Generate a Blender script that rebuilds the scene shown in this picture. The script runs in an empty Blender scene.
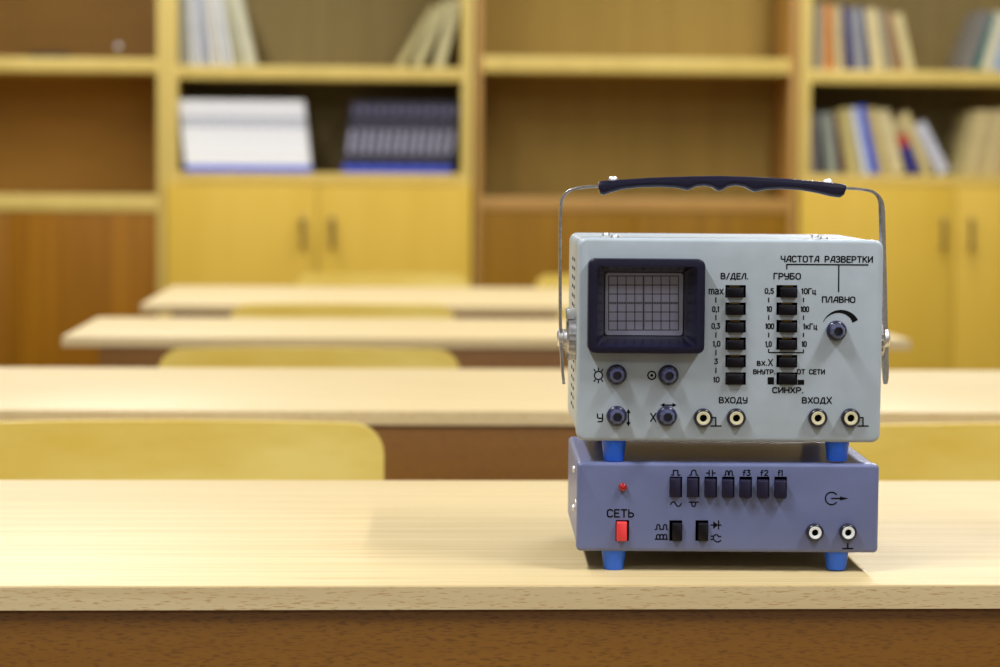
import bpy, bmesh, math, random
from mathutils import Vector, Matrix
random.seed(7)
SC = bpy.context.scene
COL = SC.collection
R = math.radians
PI = math.pi

# ------------------------------------------------------------------ camera
F = 2400.0
CAMZ = 1.01
YAW, PITCH, ROLL = R(3.1), math.atan(161.5 / F), R(0.45)
MROT = (Matrix.Rotation(-YAW, 3, 'Z') @ Matrix.Rotation(PI / 2 - PITCH, 3, 'X') @ Matrix.Rotation(ROLL, 3, 'Z'))
CAMP = Vector((0, 0, CAMZ))
cd = bpy.data.cameras.new('camera')
cam = bpy.data.objects.new('camera', cd)
COL.objects.link(cam)
cam.matrix_world = Matrix.Translation(CAMP) @ MROT.to_4x4()
cd.sensor_width = 36.0
cd.lens = F * 36 / 1000
cd.clip_start = 0.05
cd.clip_end = 60
cd.dof.use_dof = True
cd.dof.focus_distance = 1.515
cd.dof.aperture_fstop = 7.6
SC.camera = cam


def ray(px, py):
    return MROT @ Vector(((px - 500) / F, -(py - 333.5) / F, -1))


def on_z(px, py, z):
    d = ray(px, py)
    return CAMP + d * ((z - CAMZ) / d.z)


def on_y(px, py, y):
    d = ray(px, py)
    return CAMP + d * (y / d.y)


# ------------------------------------------------------------------ materials
def lin(c):
    return tuple(((v / 255) / 12.92 if v / 255 <= 0.04045 else ((v / 255 + 0.055) / 1.055) ** 2.4) for v in c) + (1,)


def base_mat(name):
    m = bpy.data.materials.new(name)
    m.use_nodes = True
    nt = m.node_tree
    return m, nt, nt.nodes['Principled BSDF']


def ramp(nt, fac, stops):
    r = nt.nodes.new('ShaderNodeValToRGB')
    el = r.color_ramp.elements
    el[0].position, el[0].color = stops[0]
    el[1].position, el[1].color = stops[-1]
    for p, c in stops[1:-1]:
        e = el.new(p)
        e.color = c
    nt.links.new(fac, r.inputs[0])
    return r.outputs[0]


def coords(nt, scale):
    tc = nt.nodes.new('ShaderNodeTexCoord')
    mp = nt.nodes.new('ShaderNodeMapping')
    mp.inputs['Scale'].default_value = scale
    nt.links.new(tc.outputs['Object'], mp.inputs[0])
    return mp.outputs[0]


def noise(nt, vec, scale=1.0, detail=3.0, rough=0.5):
    n = nt.nodes.new('ShaderNodeTexNoise')
    n.inputs['Scale'].default_value = scale
    n.inputs['Detail'].default_value = detail
    n.inputs['Roughness'].default_value = rough
    nt.links.new(vec, n.inputs['Vector'])
    return n.outputs['Fac']


def mixc(nt, fac, a, b, mode='MIX'):
    m = nt.nodes.new('ShaderNodeMix')
    m.data_type = 'RGBA'
    m.blend_type = mode
    for key, v in ((0, fac), (6, a), (7, b)):
        if hasattr(v, 'is_linked') or hasattr(v, 'links'):
            nt.links.new(v, m.inputs[key])
        else:
            m.inputs[key].default_value = v
    return m.outputs[2]


def plain(name, c, rough=0.5, metal=0.0, var=0.04, scale=30.0, bump=0.0, spec=0.5, coat=0.0):
    m, nt, b = base_mat(name)
    v = coords(nt, (1, 1, 1))
    n = noise(nt, v, scale, 3)
    c1 = lin(tuple(max(0, x * (1 - var)) for x in c))
    c2 = lin(tuple(min(255, x * (1 + var)) for x in c))
    nt.links.new(ramp(nt, n, [(0.3, c1), (0.7, c2)]), b.inputs['Base Color'])
    b.inputs['Roughness'].default_value = rough
    b.inputs['Metallic'].default_value = metal
    b.inputs['Specular IOR Level'].default_value = spec
    b.inputs['Coat Weight'].default_value = coat
    b.inputs['Coat Roughness'].default_value = 0.12
    if bump > 0:
        bp = nt.nodes.new('ShaderNodeBump')
        bp.inputs['Strength'].default_value = bump
        bp.inputs['Distance'].default_value = 0.0004
        nt.links.new(noise(nt, v, scale * 12, 2), bp.inputs['Height'])
        nt.links.new(bp.outputs[0], b.inputs['Normal'])
    return m


def wood(name, dark, light, grain=(1.5, 40, 40), rough=0.4, fleck=None, fleck_scale=(60, 400, 400), fleck_cut=0.62, spec=0.5, coat=0.0):
    m, nt, b = base_mat(name)
    n = noise(nt, coords(nt, grain), 1.0, 5, 0.6)
    col = ramp(nt, n, [(0.3, lin(dark)), (0.7, lin(light))])
    if fleck:
        nf = noise(nt, coords(nt, fleck_scale), 1.0, 1.5, 0.5)
        mask = ramp(nt, nf, [(fleck_cut, (0, 0, 0, 1)), (fleck_cut + 0.06, (1, 1, 1, 1))])
        col = mixc(nt, mask, col, lin(fleck))
    nt.links.new(col, b.inputs['Base Color'])
    b.inputs['Roughness'].default_value = rough
    b.inputs['Specular IOR Level'].default_value = spec
    b.inputs['Coat Weight'].default_value = coat
    b.inputs['Coat Roughness'].default_value = 0.2
    return m


M = {}
M['desk_top'] = wood('desk_top_laminate', (196, 172, 122), (211, 190, 144), (1.6, 190, 60), 0.5, (184, 156, 104), (5, 520, 200), 0.62, 0.3)
M['desk_edge'] = wood('desk_edge_beech', (216, 192, 144), (228, 207, 162), (3, 60, 90), 0.45, (198, 160, 108), (130, 1300, 1300), 0.60)
M['desk_panel'] = wood('desk_panel_beech', (122, 78, 14), (131, 86, 19), (3, 60, 60), 0.42, (106, 66, 12), (150, 1200, 1200), 0.56)
M['plywood'] = wood('chair_plywood', (218, 180, 54), (242, 218, 124), (3.5, 9, 12), 0.33)
M['bc_pale'] = wood('pale_beech_board', (206, 178, 92), (220, 192, 104), (20, 20, 2.0), 0.45)
M['bc_door'] = wood('honey_beech_door', (209, 170, 56), (217, 180, 68), (9, 9, 1.2), 0.5, spec=0.3)
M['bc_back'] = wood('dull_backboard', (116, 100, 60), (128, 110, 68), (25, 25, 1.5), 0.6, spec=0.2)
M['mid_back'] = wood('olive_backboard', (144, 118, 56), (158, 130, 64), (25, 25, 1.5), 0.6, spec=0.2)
M['mid_front'] = wood('reddish_beech_edge', (172, 128, 62), (186, 141, 72), (10, 10, 3), 0.45)
M['mid_door'] = wood('amber_veneer_door', (126, 86, 2), (148, 104, 8), (28, 28, 1.3), 0.5, spec=0.2)
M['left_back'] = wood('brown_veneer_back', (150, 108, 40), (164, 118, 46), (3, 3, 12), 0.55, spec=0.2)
M['left_door'] = wood('walnut_veneer_door', (128, 80, 2), (158, 104, 8), (26, 26, 0.8), 0.5, spec=0.2)
M['wall'] = plain('wall_paint', (168, 164, 152), 0.85, var=0.02, scale=4, bump=0.2)
M['ceiling'] = plain('ceiling_paint', (190, 190, 188), 0.9, var=0.01, scale=3)
M['floor'] = wood('floor_lino', (104, 84, 60), (122, 100, 72), (3, 3, 3), 0.35)
M['scope'] = plain('grey_green_enamel', (176, 187, 196), 0.34, var=0.02, scale=60, bump=0.08)
M['gen'] = plain('blue_grey_enamel', (106, 114, 154), 0.36, var=0.02, scale=60, bump=0.08)
M['ink'] = plain('black_ink', (7, 7, 9), 0.6, var=0.05, spec=0.15)
M['navy'] = plain('navy_plastic', (19, 18, 43), 0.25, var=0.06, scale=80)
M['knob'] = plain('violet_navy_plastic', (36, 36, 68), 0.28, var=0.06, scale=80, coat=0.4)
M['knob_grip'] = plain('violet_navy_plastic_lit', (68, 70, 102), 0.26, var=0.06, scale=80, coat=0.4)  # same knob plastic, its colour lightened to stand for gloss on the lit facets
M['tunnel'] = plain('dark_navy_plastic', (28, 26, 44), 0.32, var=0.06, scale=80)
M['black'] = plain('black_plastic', (22, 22, 28), 0.42, var=0.05, scale=80)
M['pitch'] = plain('pitch_black', (4, 4, 5), 0.8, var=0.05, spec=0.05)
M['button'] = plain('button_black_plastic', (13, 12, 20), 0.36, var=0.05, scale=90, spec=0.25)
M['button_violet'] = plain('button_violet_plastic', (32, 29, 54), 0.36, var=0.05, scale=90, spec=0.3)
M['brass'] = plain('brass_contact', (120, 95, 40), 0.35, 1.0, var=0.1)
M['cream'] = plain('cream_bakelite', (225, 218, 180), 0.4, var=0.03)
M['white_pl'] = plain('white_plastic', (232, 236, 240), 0.4, var=0.02)
M['socket'] = plain('socket_dark_plastic', (34, 32, 46), 0.3, var=0.05)
M['steel'] = plain('brushed_steel', (190, 188, 190), 0.3, 1.0, var=0.12, scale=400)
M['silver'] = plain('bright_steel', (235, 235, 238), 0.42, 1.0, var=0.03)
M['blue'] = plain('blue_rubber', (40, 108, 236), 0.42, var=0.04, scale=90)
M['red'] = plain('red_switch_plastic', (232, 62, 66), 0.4, var=0.03)
M['lamp_red'] = plain('red_lens', (165, 14, 16), 0.15, var=0.05, coat=0.5)
M['screen'] = plain('grey_screen_acrylic', (190, 190, 220), 0.3, var=0.05, scale=12, coat=0.4)
M['line'] = plain('graticule_line', (40, 36, 48), 0.6, var=0.05)
M['tube'] = plain('grey_steel_tube', (110, 112, 112), 0.35, 0.6, var=0.05)
M['handle'] = plain('dull_metal_pull', (150, 128, 88), 0.35, 0.8, var=0.05)
M['paper'] = plain('book_paper', (214, 204, 176), 0.8, var=0.05, scale=200)
M['housing'] = plain('lamp_housing', (230, 230, 228), 0.5, var=0.01)


def glassmat():
    m, nt, b = base_mat('cabinet_glass')
    nt.nodes.remove(b)
    out = nt.nodes['Material Output']
    tr = nt.nodes.new('ShaderNodeBsdfTransparent')
    gl = nt.nodes.new('ShaderNodeBsdfGlossy')
    gl.inputs['Roughness'].default_value = 0.03
    fr = nt.nodes.new('ShaderNodeFresnel')
    fr.inputs['IOR'].default_value = 1.4
    mx = nt.nodes.new('ShaderNodeMixShader')
    nt.links.new(fr.outputs[0], mx.inputs[0])
    nt.links.new(tr.outputs[0], mx.inputs[1])
    nt.links.new(gl.outputs[0], mx.inputs[2])
    nt.links.new(mx.outputs[0], out.inputs[0])
    return m


M['glass'] = glassmat()


def colmat(c, rough=0.5):
    k = 'cover_%d_%d_%d' % c
    if k not in M:
        M[k] = plain('book_' + k, c, rough, var=0.06, scale=40)
    return M[k]


# ------------------------------------------------------------------ mesh helpers
def link(name, bm, mats, parent=None, loc=(0, 0, 0), smooth=35, label=None, rot=None):
    me = bpy.data.meshes.new(name)
    bmesh.ops.recalc_face_normals(bm, faces=bm.faces)
    bm.to_mesh(me)
    bm.free()
    if not isinstance(mats, (list, tuple)):
        mats = [mats]
    for m in mats:
        me.materials.append(m)
    if smooth:
        me.shade_smooth()
        me.set_sharp_from_angle(angle=R(smooth))
    o = bpy.data.objects.new(name, me)
    COL.objects.link(o)
    o.location = loc
    if rot:
        o.rotation_euler = rot
    if parent:
        o.parent = parent
    if label:
        o['label'] = label
    return o


def thing(name, label, cat, loc=(0, 0, 0), rotz=0, group=None):
    o = bpy.data.objects.new(name, None)
    o.empty_display_size = 0.05
    COL.objects.link(o)
    o.location = loc
    o.rotation_euler = (0, 0, rotz)
    return tag(o, label, cat, group)


def tag(o, label, cat, group=None):
    o['label'] = label
    o['category'] = cat
    if group:
        o['group'] = group
    return o


def struct(o, label=None):
    o['kind'] = 'structure'
    if label:
        o['label'] = label
    return o


def copy_tree(o, parent=None):
    c = o.copy()
    COL.objects.link(c)
    c.parent = parent
    for ch in o.children:
        copy_tree(ch, c)
    return c


def add_box(bm, x0, x1, y0, y1, z0, z1, bevel=0.0, seg=2, mi=0):
    vs = [bm.verts.new((x, y, z)) for x in (x0, x1) for y in (y0, y1) for z in (z0, z1)]
    idx = [(0, 1, 3, 2), (4, 6, 7, 5), (0, 4, 5, 1), (2, 3, 7, 6), (0, 2, 6, 4), (1, 5, 7, 3)]
    fs = [bm.faces.new([vs[i] for i in f]) for f in idx]
    for f in fs:
        f.material_index = mi
    if bevel > 0:
        es = list({e for f in fs for e in f.edges})
        r = bmesh.ops.bevel(bm, geom=es, offset=bevel, segments=seg, affect='EDGES', profile=0.5)
        for f in r['faces']:
            f.material_index = mi
    return fs


def box(x0, x1, y0, y1, z0, z1, bevel=0.0, seg=2):
    bm = bmesh.new()
    add_box(bm, x0, x1, y0, y1, z0, z1, bevel, seg)
    return bm


def rring(x0, x1, z0, z1, r, seg=6):
    r = max(r, 1e-5)
    pts = []
    for cx, cz, a in ((x1 - r, z1 - r, 0), (x0 + r, z1 - r, 90), (x0 + r, z0 + r, 180), (x1 - r, z0 + r, 270)):
        for i in range(seg + 1):
            t = R(a + 90 * i / seg)
            pts.append((cx + r * math.cos(t), cz + r * math.sin(t)))
    return pts


def add_loft(bm, rings, cap0=True, cap1=True, closed=False, mi=0):
    vr = [[bm.verts.new(p) for p in ring] for ring in rings]
    n = len(vr[0])
    pairs = list(zip(vr, vr[1:]))
    if closed:
        pairs.append((vr[-1], vr[0]))
    for a, b in pairs:
        for i in range(n):
            j = (i + 1) % n
            bm.faces.new((a[i], a[j], b[j], b[i])).material_index = mi
    if not closed:
        if cap0:
            bm.faces.new(vr[0]).material_index = mi
        if cap1:
            bm.faces.new(vr[-1][::-1]).material_index = mi


def yloft(bm, spec, seg=6, **k):
    """spec rows: (y, x0, x1, z0, z1, r)"""
    add_loft(bm, [[(x, y, z) for x, z in rring(x0, x1, z0, z1, r, seg)] for (y, x0, x1, z0, z1, r) in spec], **k)


def add_lathe(bm, prof, c, axis='Y', n=32, phase=0.0, closed=False, mi=0, cap0=True, cap1=True):
    """prof rows (r, t): radius and position along axis"""
    rings = []
    for r, t in prof:
        ring = []
        for i in range(n):
            a = 2 * PI * i / n + phase
            u, v = max(r, 1e-5) * math.cos(a), max(r, 1e-5) * math.sin(a)
            if axis == 'Y':
                ring.append((c[0] + u, c[1] + t, c[2] + v))
            elif axis == 'X':
                ring.append((c[0] + t, c[1] + u, c[2] + v))
            else:
                ring.append((c[0] + u, c[1] + v, c[2] + t))
        rings.append(ring)
    add_loft(bm, rings, closed=closed, mi=mi, cap0=cap0, cap1=cap1)


def add_tube(bm, pts, r, n=10, mi=0):
    pts = [Vector(p) for p in pts]
    rings = []
    up = Vector((0, 0, 1))
    for i, p in enumerate(pts):
        d = (pts[min(i + 1, len(pts) - 1)] - pts[max(i - 1, 0)]).normalized()
        ref = up if abs(d.dot(up)) < 0.9 else Vector((0, 1, 0))
        a = d.cross(ref).normalized()
        b = d.cross(a).normalized()
        rings.append([tuple(p + a * r * math.cos(2 * PI * k / n) + b * r * math.sin(2 * PI * k / n)) for k in range(n)])
    add_loft(bm, rings, mi=mi)


def boolean_cut(body_bm, cut_bm, mats):
    """cut body with box cutters; faces left by the cutter keep the cutter's material slot"""
    def tmp(bm, nm):
        me = bpy.data.meshes.new(nm)
        bmesh.ops.recalc_face_normals(bm, faces=bm.faces)
        bm.to_mesh(me)
        bm.free()
        for m in mats:
            me.materials.append(m)
        o = bpy.data.objects.new(nm, me)
        COL.objects.link(o)
        return o
    a, b = tmp(body_bm, 'tmp_a'), tmp(cut_bm, 'tmp_b')
    md = a.modifiers.new('cut', 'BOOLEAN')
    md.object = b
    md.operation = 'DIFFERENCE'
    md.solver = 'EXACT'
    dg = bpy.context.evaluated_depsgraph_get()
    me = bpy.data.meshes.new_from_object(a.evaluated_get(dg))
    out = bmesh.new()
    out.from_mesh(me)
    for o in (a, b):
        m0 = o.data
        bpy.data.objects.remove(o)
        bpy.data.meshes.remove(m0)
    bpy.data.meshes.remove(me)
    return out


# ------------------------------------------------------------------ stroke lettering
def arc(cx, cy, rx, ry, a0, a1, n=8):
    return [(cx + rx * math.cos(R(a0 + (a1 - a0) * i / n)), cy + ry * math.sin(R(a0 + (a1 - a0) * i / n))) for i in range(n + 1)]


def bowl(y0, y1, w, x=0.0):
    r = (y1 - y0) / 2
    return [(x, y1), (w - r, y1)] + arc(w - r, (y0 + y1) / 2, r, r, 90, -90, 8) + [(x, y0)]


def rr(w, h, r=0.22):
    return arc(w - r, h - r, r, r, 0, 90, 4) + arc(r, h - r, r, r, 90, 180, 4) + arc(r, r, r, r, 180, 270, 4) + arc(w - r, r, r, r, 270, 360, 4) + [(w, h - r)]


G = {
    'А': (0.66, [[(0, 0), (0.3, 0.9), (0.42, 1), (0.64, 1), (0.64, 0)], [(0.1, 0.32), (0.64, 0.32)]]),
    'Б': (0.62, [[(0.56, 1), (0, 1), (0, 0)], bowl(0, 0.56, 0.62)]),
    'В': (0.62, [[(0, 0), (0, 1)], bowl(0.53, 1, 0.56), bowl(0, 0.53, 0.62)]),
    'Г': (0.5, [[(0, 0), (0, 1), (0.5, 1)]]),
    'Д': (0.74, [[(0, -0.16), (0, 0.02), (0.74, 0.02), (0.74, -0.16)], [(0.08, 0.02), (0.3, 0.9), (0.4, 1), (0.62, 1), (0.62, 0.02)]]),
    'Е': (0.54, [[(0.54, 1), (0, 1), (0, 0), (0.54, 0)], [(0, 0.52), (0.46, 0.52)]]),
    'З': (0.56, [[(0, 0.9), (0.12, 1)] + arc(0.32, 0.76, 0.23, 0.24, 90, -90, 6) + [(0.2, 0.52)], [(0.3, 0.52)] + arc(0.3, 0.26, 0.26, 0.26, 90, -90, 6) + [(0.12, 0), (0, 0.1)]]),
    'И': (0.62, [[(0, 1), (0, 0), (0.62, 1), (0.62, 0)]]),
    'К': (0.6, [[(0, 0), (0, 1)], [(0.56, 1), (0.02, 0.45)], [(0.2, 0.6), (0.6, 0)]]),
    'Л': (0.62, [[(0, 0), (0.26, 0.9), (0.38, 1), (0.6, 1), (0.6, 0)]]),
    'Н': (0.62, [[(0, 0), (0, 1)], [(0.62, 0), (0.62, 1)], [(0, 0.5), (0.62, 0.5)]]),
    'О': (0.66, [rr(0.66, 1, 0.26)]),
    'П': (0.62, [[(0, 0), (0, 1), (0.62, 1), (0.62, 0)]]),
    'Р': (0.6, [[(0, 0), (0, 1)], bowl(0.42, 1, 0.6)]),
    'С': (0.6, [[(0.6, 0.86)] + arc(0.36, 0.74, 0.26, 0.26, 60, 90, 2) + arc(0.26, 0.74, 0.26, 0.26, 90, 180, 4) + arc(0.26, 0.26, 0.26, 0.26, 180, 270, 4) + [(0.44, 0), (0.6, 0.12)]]),
    'Т': (0.62, [[(0, 1), (0.62, 1)], [(0.31, 1), (0.31, 0)]]),
    'У': (0.58, [[(0, 1), (0, 0.68)] + arc(0.18, 0.62, 0.18, 0.18, 180, 270, 3) + [(0.58, 0.44)], [(0.58, 1), (0.58, 0.2)] + arc(0.38, 0.2, 0.2, 0.2, 0, -90, 3) + [(0.08, 0)]]),
    'Х': (0.6, [[(0, 0), (0.6, 1)], [(0, 1), (0.6, 0)]]),
    'X': (0.66, [[(0, -0.05), (0.66, 1.1)], [(0, 1.1), (0.66, -0.05)]]),
    'Ч': (0.58, [[(0, 1), (0, 0.62)] + arc(0.16, 0.6, 0.16, 0.16, 180, 270, 3) + [(0.58, 0.44)], [(0.58, 1), (0.58, 0)]]),
    'Ь': (0.56, [[(0, 1), (0, 0)], bowl(0, 0.56, 0.56)]),
    'в': (0.5, [[(0, 0), (0, 0.72)], bowl(0.38, 0.72, 0.42), bowl(0, 0.38, 0.5)]),
    'х': (0.5, [[(0, 0), (0.5, 0.72)], [(0, 0.72), (0.5, 0)]]),
    'к': (0.45, [[(0, 0), (0, 0.72)], [(0.42, 0.72), (0.02, 0.32)], [(0.15, 0.43), (0.45, 0)]]),
    'ц': (0.5, [[(0, 0.7), (0, 0), (0.5, 0), (0.5, -0.18)], [(0.4, 0), (0.4, 0.7)]]),
    'm': (0.8, [[(0, 0), (0, 0.75)], [(0, 0.55)] + arc(0.2, 0.55, 0.2, 0.2, 180, 0, 5) + [(0.4, 0)], [(0.4, 0.55)] + arc(0.6, 0.55, 0.2, 0.2, 180, 0, 5) + [(0.8, 0)]]),
    'a': (0.52, [[(0.04, 0.68), (0.15, 0.75), (0.3, 0.75), (0.5, 0.6), (0.5, 0)], [(0.5, 0.42), (0.14, 0.4), (0, 0.28), (0, 0.12), (0.14, 0), (0.34, 0.02), (0.5, 0.15)]]),
    'x': (0.52, [[(0, 0), (0.52, 0.75)], [(0, 0.75), (0.52, 0)]]),
    'f': (0.36, [[(0.36, 0.98), (0.16, 0.9), (0.12, 0)], [(0, 0.6), (0.34, 0.6)]]),
    '0': (0.52, [rr(0.52, 1, 0.24)]),
    '1': (0.2, [[(0, 0.82), (0.14, 1), (0.14, 0)]]),
    '|': (0.12, [[(0.06, 0.1), (0.06, 0.9)]]),
    '2': (0.52, [[(0, 0.78)] + arc(0.26, 0.74, 0.26, 0.26, 170, -20, 8) + [(0, 0), (0.52, 0)]]),
    '3': (0.5, [[(0, 1), (0.48, 1), (0.2, 0.6)] + arc(0.22, 0.3, 0.28, 0.3, 90, -150, 8)]),
    '5': (0.5, [[(0.46, 1), (0.04, 1), (0, 0.55)] + arc(0.22, 0.31, 0.28, 0.31, 110, -150, 8)]),
    '.': (0.1, [[(0.05, 0), (0.05, 0.04)]]),
    ',': (0.12, [[(0.08, 0.06), (0.02, -0.16)]]),
    '/': (0.4, [[(0, -0.05), (0.4, 1.05)]]),
    ' ': (0.5, []),
}


def add_strokes(bm, lines, y, w, depth=0.00012):
    """flat printed strokes in the x-z plane facing -y"""
    h = w / 2
    yf = y - depth

    def poly(pts):
        a = [bm.verts.new((p[0], yf, p[1])) for p in pts]
        b = [bm.verts.new((p[0], y + 0.0001, p[1])) for p in pts]
        bm.faces.new(a)
        n = len(a)
        for i in range(n):
            j = (i + 1) % n
            bm.faces.new((a[i], b[i], b[j], a[j]))
    for ln in lines:
        for p in ln:
            poly([(p[0] + h * math.cos(PI / 4 * k), p[1] + h * math.sin(PI / 4 * k)) for k in range(8)])
        for p, q in zip(ln, ln[1:]):
            dx, dz = q[0] - p[0], q[1] - p[1]
            L = math.hypot(dx, dz)
            if L < 1e-7:
                continue
            nx, nz = -dz / L * h, dx / L * h
            poly([(p[0] + nx, p[1] + nz), (q[0] + nx, q[1] + nz), (q[0] - nx, q[1] - nz), (p[0] - nx, p[1] - nz)])


def text_lines(s, x0, x1, zc, H, gap=0.26):
    tot = sum(G[c][0] for c in s) + gap * (len(s) - 1)
    sx = (x1 - x0) / tot
    out, x = [], 0.0
    for c in s:
        w, ls = G[c]
        for l in ls:
            out.append([(x0 + (x + px) * sx, zc - H / 2 + pz * H) for px, pz in l])
        x += w + gap
    return out


# ------------------------------------------------------------------ the instruments
DZ = 0.76                       # desk height
PSI = R(2.5)
O = on_z(728, 572, DZ)
U = Vector((math.cos(PSI), -math.sin(PSI), 0))
V = Vector((math.sin(PSI), math.cos(PSI), 0))


def L(px, py, ly=0.0):
    d = ray(px, py)
    t = (ly - (CAMP - O).dot(V)) / d.dot(V)
    p = CAMP + d * t - O
    return p.dot(U), p.z


S = (L(880, 400)[0] - L(580, 400)[0]) / 300.0      # metres per pixel on the panel

OFFZ = 0.0


def P(px, py, ly=0.0):
    x, z = L(px, py, ly)
    return x, z - OFFZ


def rect(px0, px1, py0, py1, ly=0.0):
    cx, cz = P((px0 + px1) / 2, (py0 + py1) / 2, ly)
    s = S * (1 + ly / 1.5)
    w, h = (px1 - px0) * s / 2, (py1 - py0) * s / 2
    return cx - w, cx + w, cz - h, cz + h


INK_W = 1.35 * S


def legend(parent, s, px0, px1, pyc, hpx, w=1.25, name='lettering', label=None):
    x0, z = P(px0, pyc)
    x1, z1 = P(px1, pyc)
    bm = bmesh.new()
    w = w * 1.1
    h = w * S / 2
    add_strokes(bm, text_lines(s, x0 + h, x1 - h, (z + z1) / 2, (hpx - w) * S), 0.0, w * S)
    return link(name, bm, M['ink'], parent, smooth=0, label=label)


def symbol(parent, lines, w=1.2, polys=(), name='symbol', label=None):
    bm = bmesh.new()
    if lines:
        add_strokes(bm, [[P(*p) for p in l] for l in lines], 0.0, 1.2 * w * S)
    for pl in polys:
        pts = [P(*p) for p in pl]
        a = [bm.verts.new((p[0], -0.00012, p[1])) for p in pts]
        b = [bm.verts.new((p[0], 0.0001, p[1])) for p in pts]
        bm.faces.new(a)
        for i in range(len(a)):
            j = (i + 1) % len(a)
            bm.faces.new((a[i], b[i], b[j], a[j]))
    bmesh.ops.triangulate(bm, faces=[f for f in bm.faces if len(f.verts) > 4])
    return link(name, bm, M['ink'], parent, smooth=0, label=label)


def circ(cx, cy, r, a0=0, a1=360, n=16):
    return [(cx + r * math.cos(R(a0 + (a1 - a0) * i / n)), cy + r * math.sin(R(a0 + (a1 - a0) * i / n))) for i in range(n + 1)]


DEPTH = 0.158


def shell(root, x0, x1, z0, z1, r, cuts, mat, blk, name_front='front_panel'):
    """front panel with rounded rim and switch openings, plus the rear cover"""
    bm = bmesh.new()
    e = 0.0022
    spec = []
    for k in range(5):
        a = PI / 2 * k / 4
        d = e * (1 - math.sin(a))
        spec.append((e * (1 - math.cos(a)), x0 + d, x1 - d, z0 + d, z1 - d, r - d * 0.9))
    spec = [(e * (1 - math.sin(PI / 2 * k / 4)) * 1.0, x0 + e * (1 - math.cos(PI / 2 * k / 4)), x1 - e * (1 - math.cos(PI / 2 * k / 4)),
             z0 + e * (1 - math.cos(PI / 2 * k / 4)), z1 - e * (1 - math.cos(PI / 2 * k / 4)), max(r - e * (1 - math.cos(PI / 2 * k / 4)), 0.0006)) for k in range(5)][::-1]
    spec.append((0.010, x0, x1, z0, z1, r))
    yloft(bm, spec, seg=6)
    cb = bmesh.new()
    for (a, b, c, d, dep) in cuts:
        add_box(cb, a, b, -0.004, dep, c, d, mi=1)
    bm = boolean_cut(bm, cb, [mat, blk])
    fp = link(name_front, bm, [mat, blk], root, smooth=30)
    bm = bmesh.new()
    g = 0.0006
    yloft(bm, [(0.0102, x0 + 0.0012, x1 - 0.0012, z0 + 0.0012, z1 - 0.0012, r), (0.0108, x0 + g, x1 - g, z0 + g, z1 - g, r),
               (DEPTH - 0.004, x0 + g, x1 - g, z0 + g, z1 - g, r), (DEPTH - 0.001, x0 + g + 0.001, x1 - g - 0.001, z0 + g + 0.001, z1 - g - 0.001, r),
               (DEPTH, x0 + 0.004, x1 - 0.004, z0 + 0.004, z1 - 0.004, r)], seg=6)
    if any(c[4] > 0.01 for c in cuts):
        cb = bmesh.new()
        for (a, b, c, d, dep) in cuts:
            if dep > 0.01:
                add_box(cb, a, b, 0.0, dep, c, d, mi=1)
        bm = boolean_cut(bm, cb, [mat, blk])
    cv = link('cover', bm, [mat, blk], root, smooth=30)
    return fp, cv


def foot(root, px, ptop, pbot, wtop, wbot, ly):
    """tapered rubber foot; its axis is given in pixels of the panel plane"""
    x = P(px, pbot)[0] + (0.0004 if px > 700 else 0.0006)
    zt, zb = P(px, ptop)[1], P(px, pbot)[1]
    bm = bmesh.new()
    rt, rb = wtop * S / 2 * 1.01, wbot * S / 2 * 1.01
    zt += 0.002
    add_lathe(bm, [(rb - 0.0012, 0), (rb - 0.0003, 0.0003), (rb, 0.001), (rt, zt - zb)], (x, ly, zb), 'Z', 32)
    return link('foot', bm, M['blue'], root)


def push_button(root, cx, cz, w, h, out, mat, inset=0.003):
    bm = bmesh.new()
    yloft(bm, [(-out, cx - w / 2 + 0.0006, cx + w / 2 - 0.0006, cz - h / 2 + 0.0005, cz + h / 2 - 0.0008, 0.0004),
               (-out + 0.0004, cx - w / 2 + 0.0001, cx + w / 2 - 0.0001, cz - h / 2, cz + h / 2 - 0.0002, 0.0005),
               (-out + 0.001, cx - w / 2, cx + w / 2, cz - h / 2, cz + h / 2, 0.0005),
               (inset, cx - w / 2, cx + w / 2, cz - h / 2, cz + h / 2, 0.0005)], seg=3)
    return link('push_button', bm, mat, root)


def knob(root, px, py, rpx=10.2):
    x, z = P(px, py)
    r = rpx * S
    bm = bmesh.new()
    add_lathe(bm, [(r * 0.98, 0.0), (r, -0.0006), (r, -0.0020), (r * 0.9, -0.0030), (r * 0.80, -0.0034)], (x, 0, z), 'Y', 40)
    k = link('knob', bm, M['knob'], root, smooth=40)
    bm = bmesh.new()
    add_lathe(bm, [(r * 0.80, -0.003), (r * 0.76, -0.0066), (r * 0.52, -0.0102), (r * 0.44, -0.0102), (r * 0.40, -0.0040), (0.0, -0.0040)], (x, 0, z), 'Y', 8, phase=PI / 8)
    link('grip', bm, M['knob_grip'], k, smooth=0)
    return k


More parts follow.
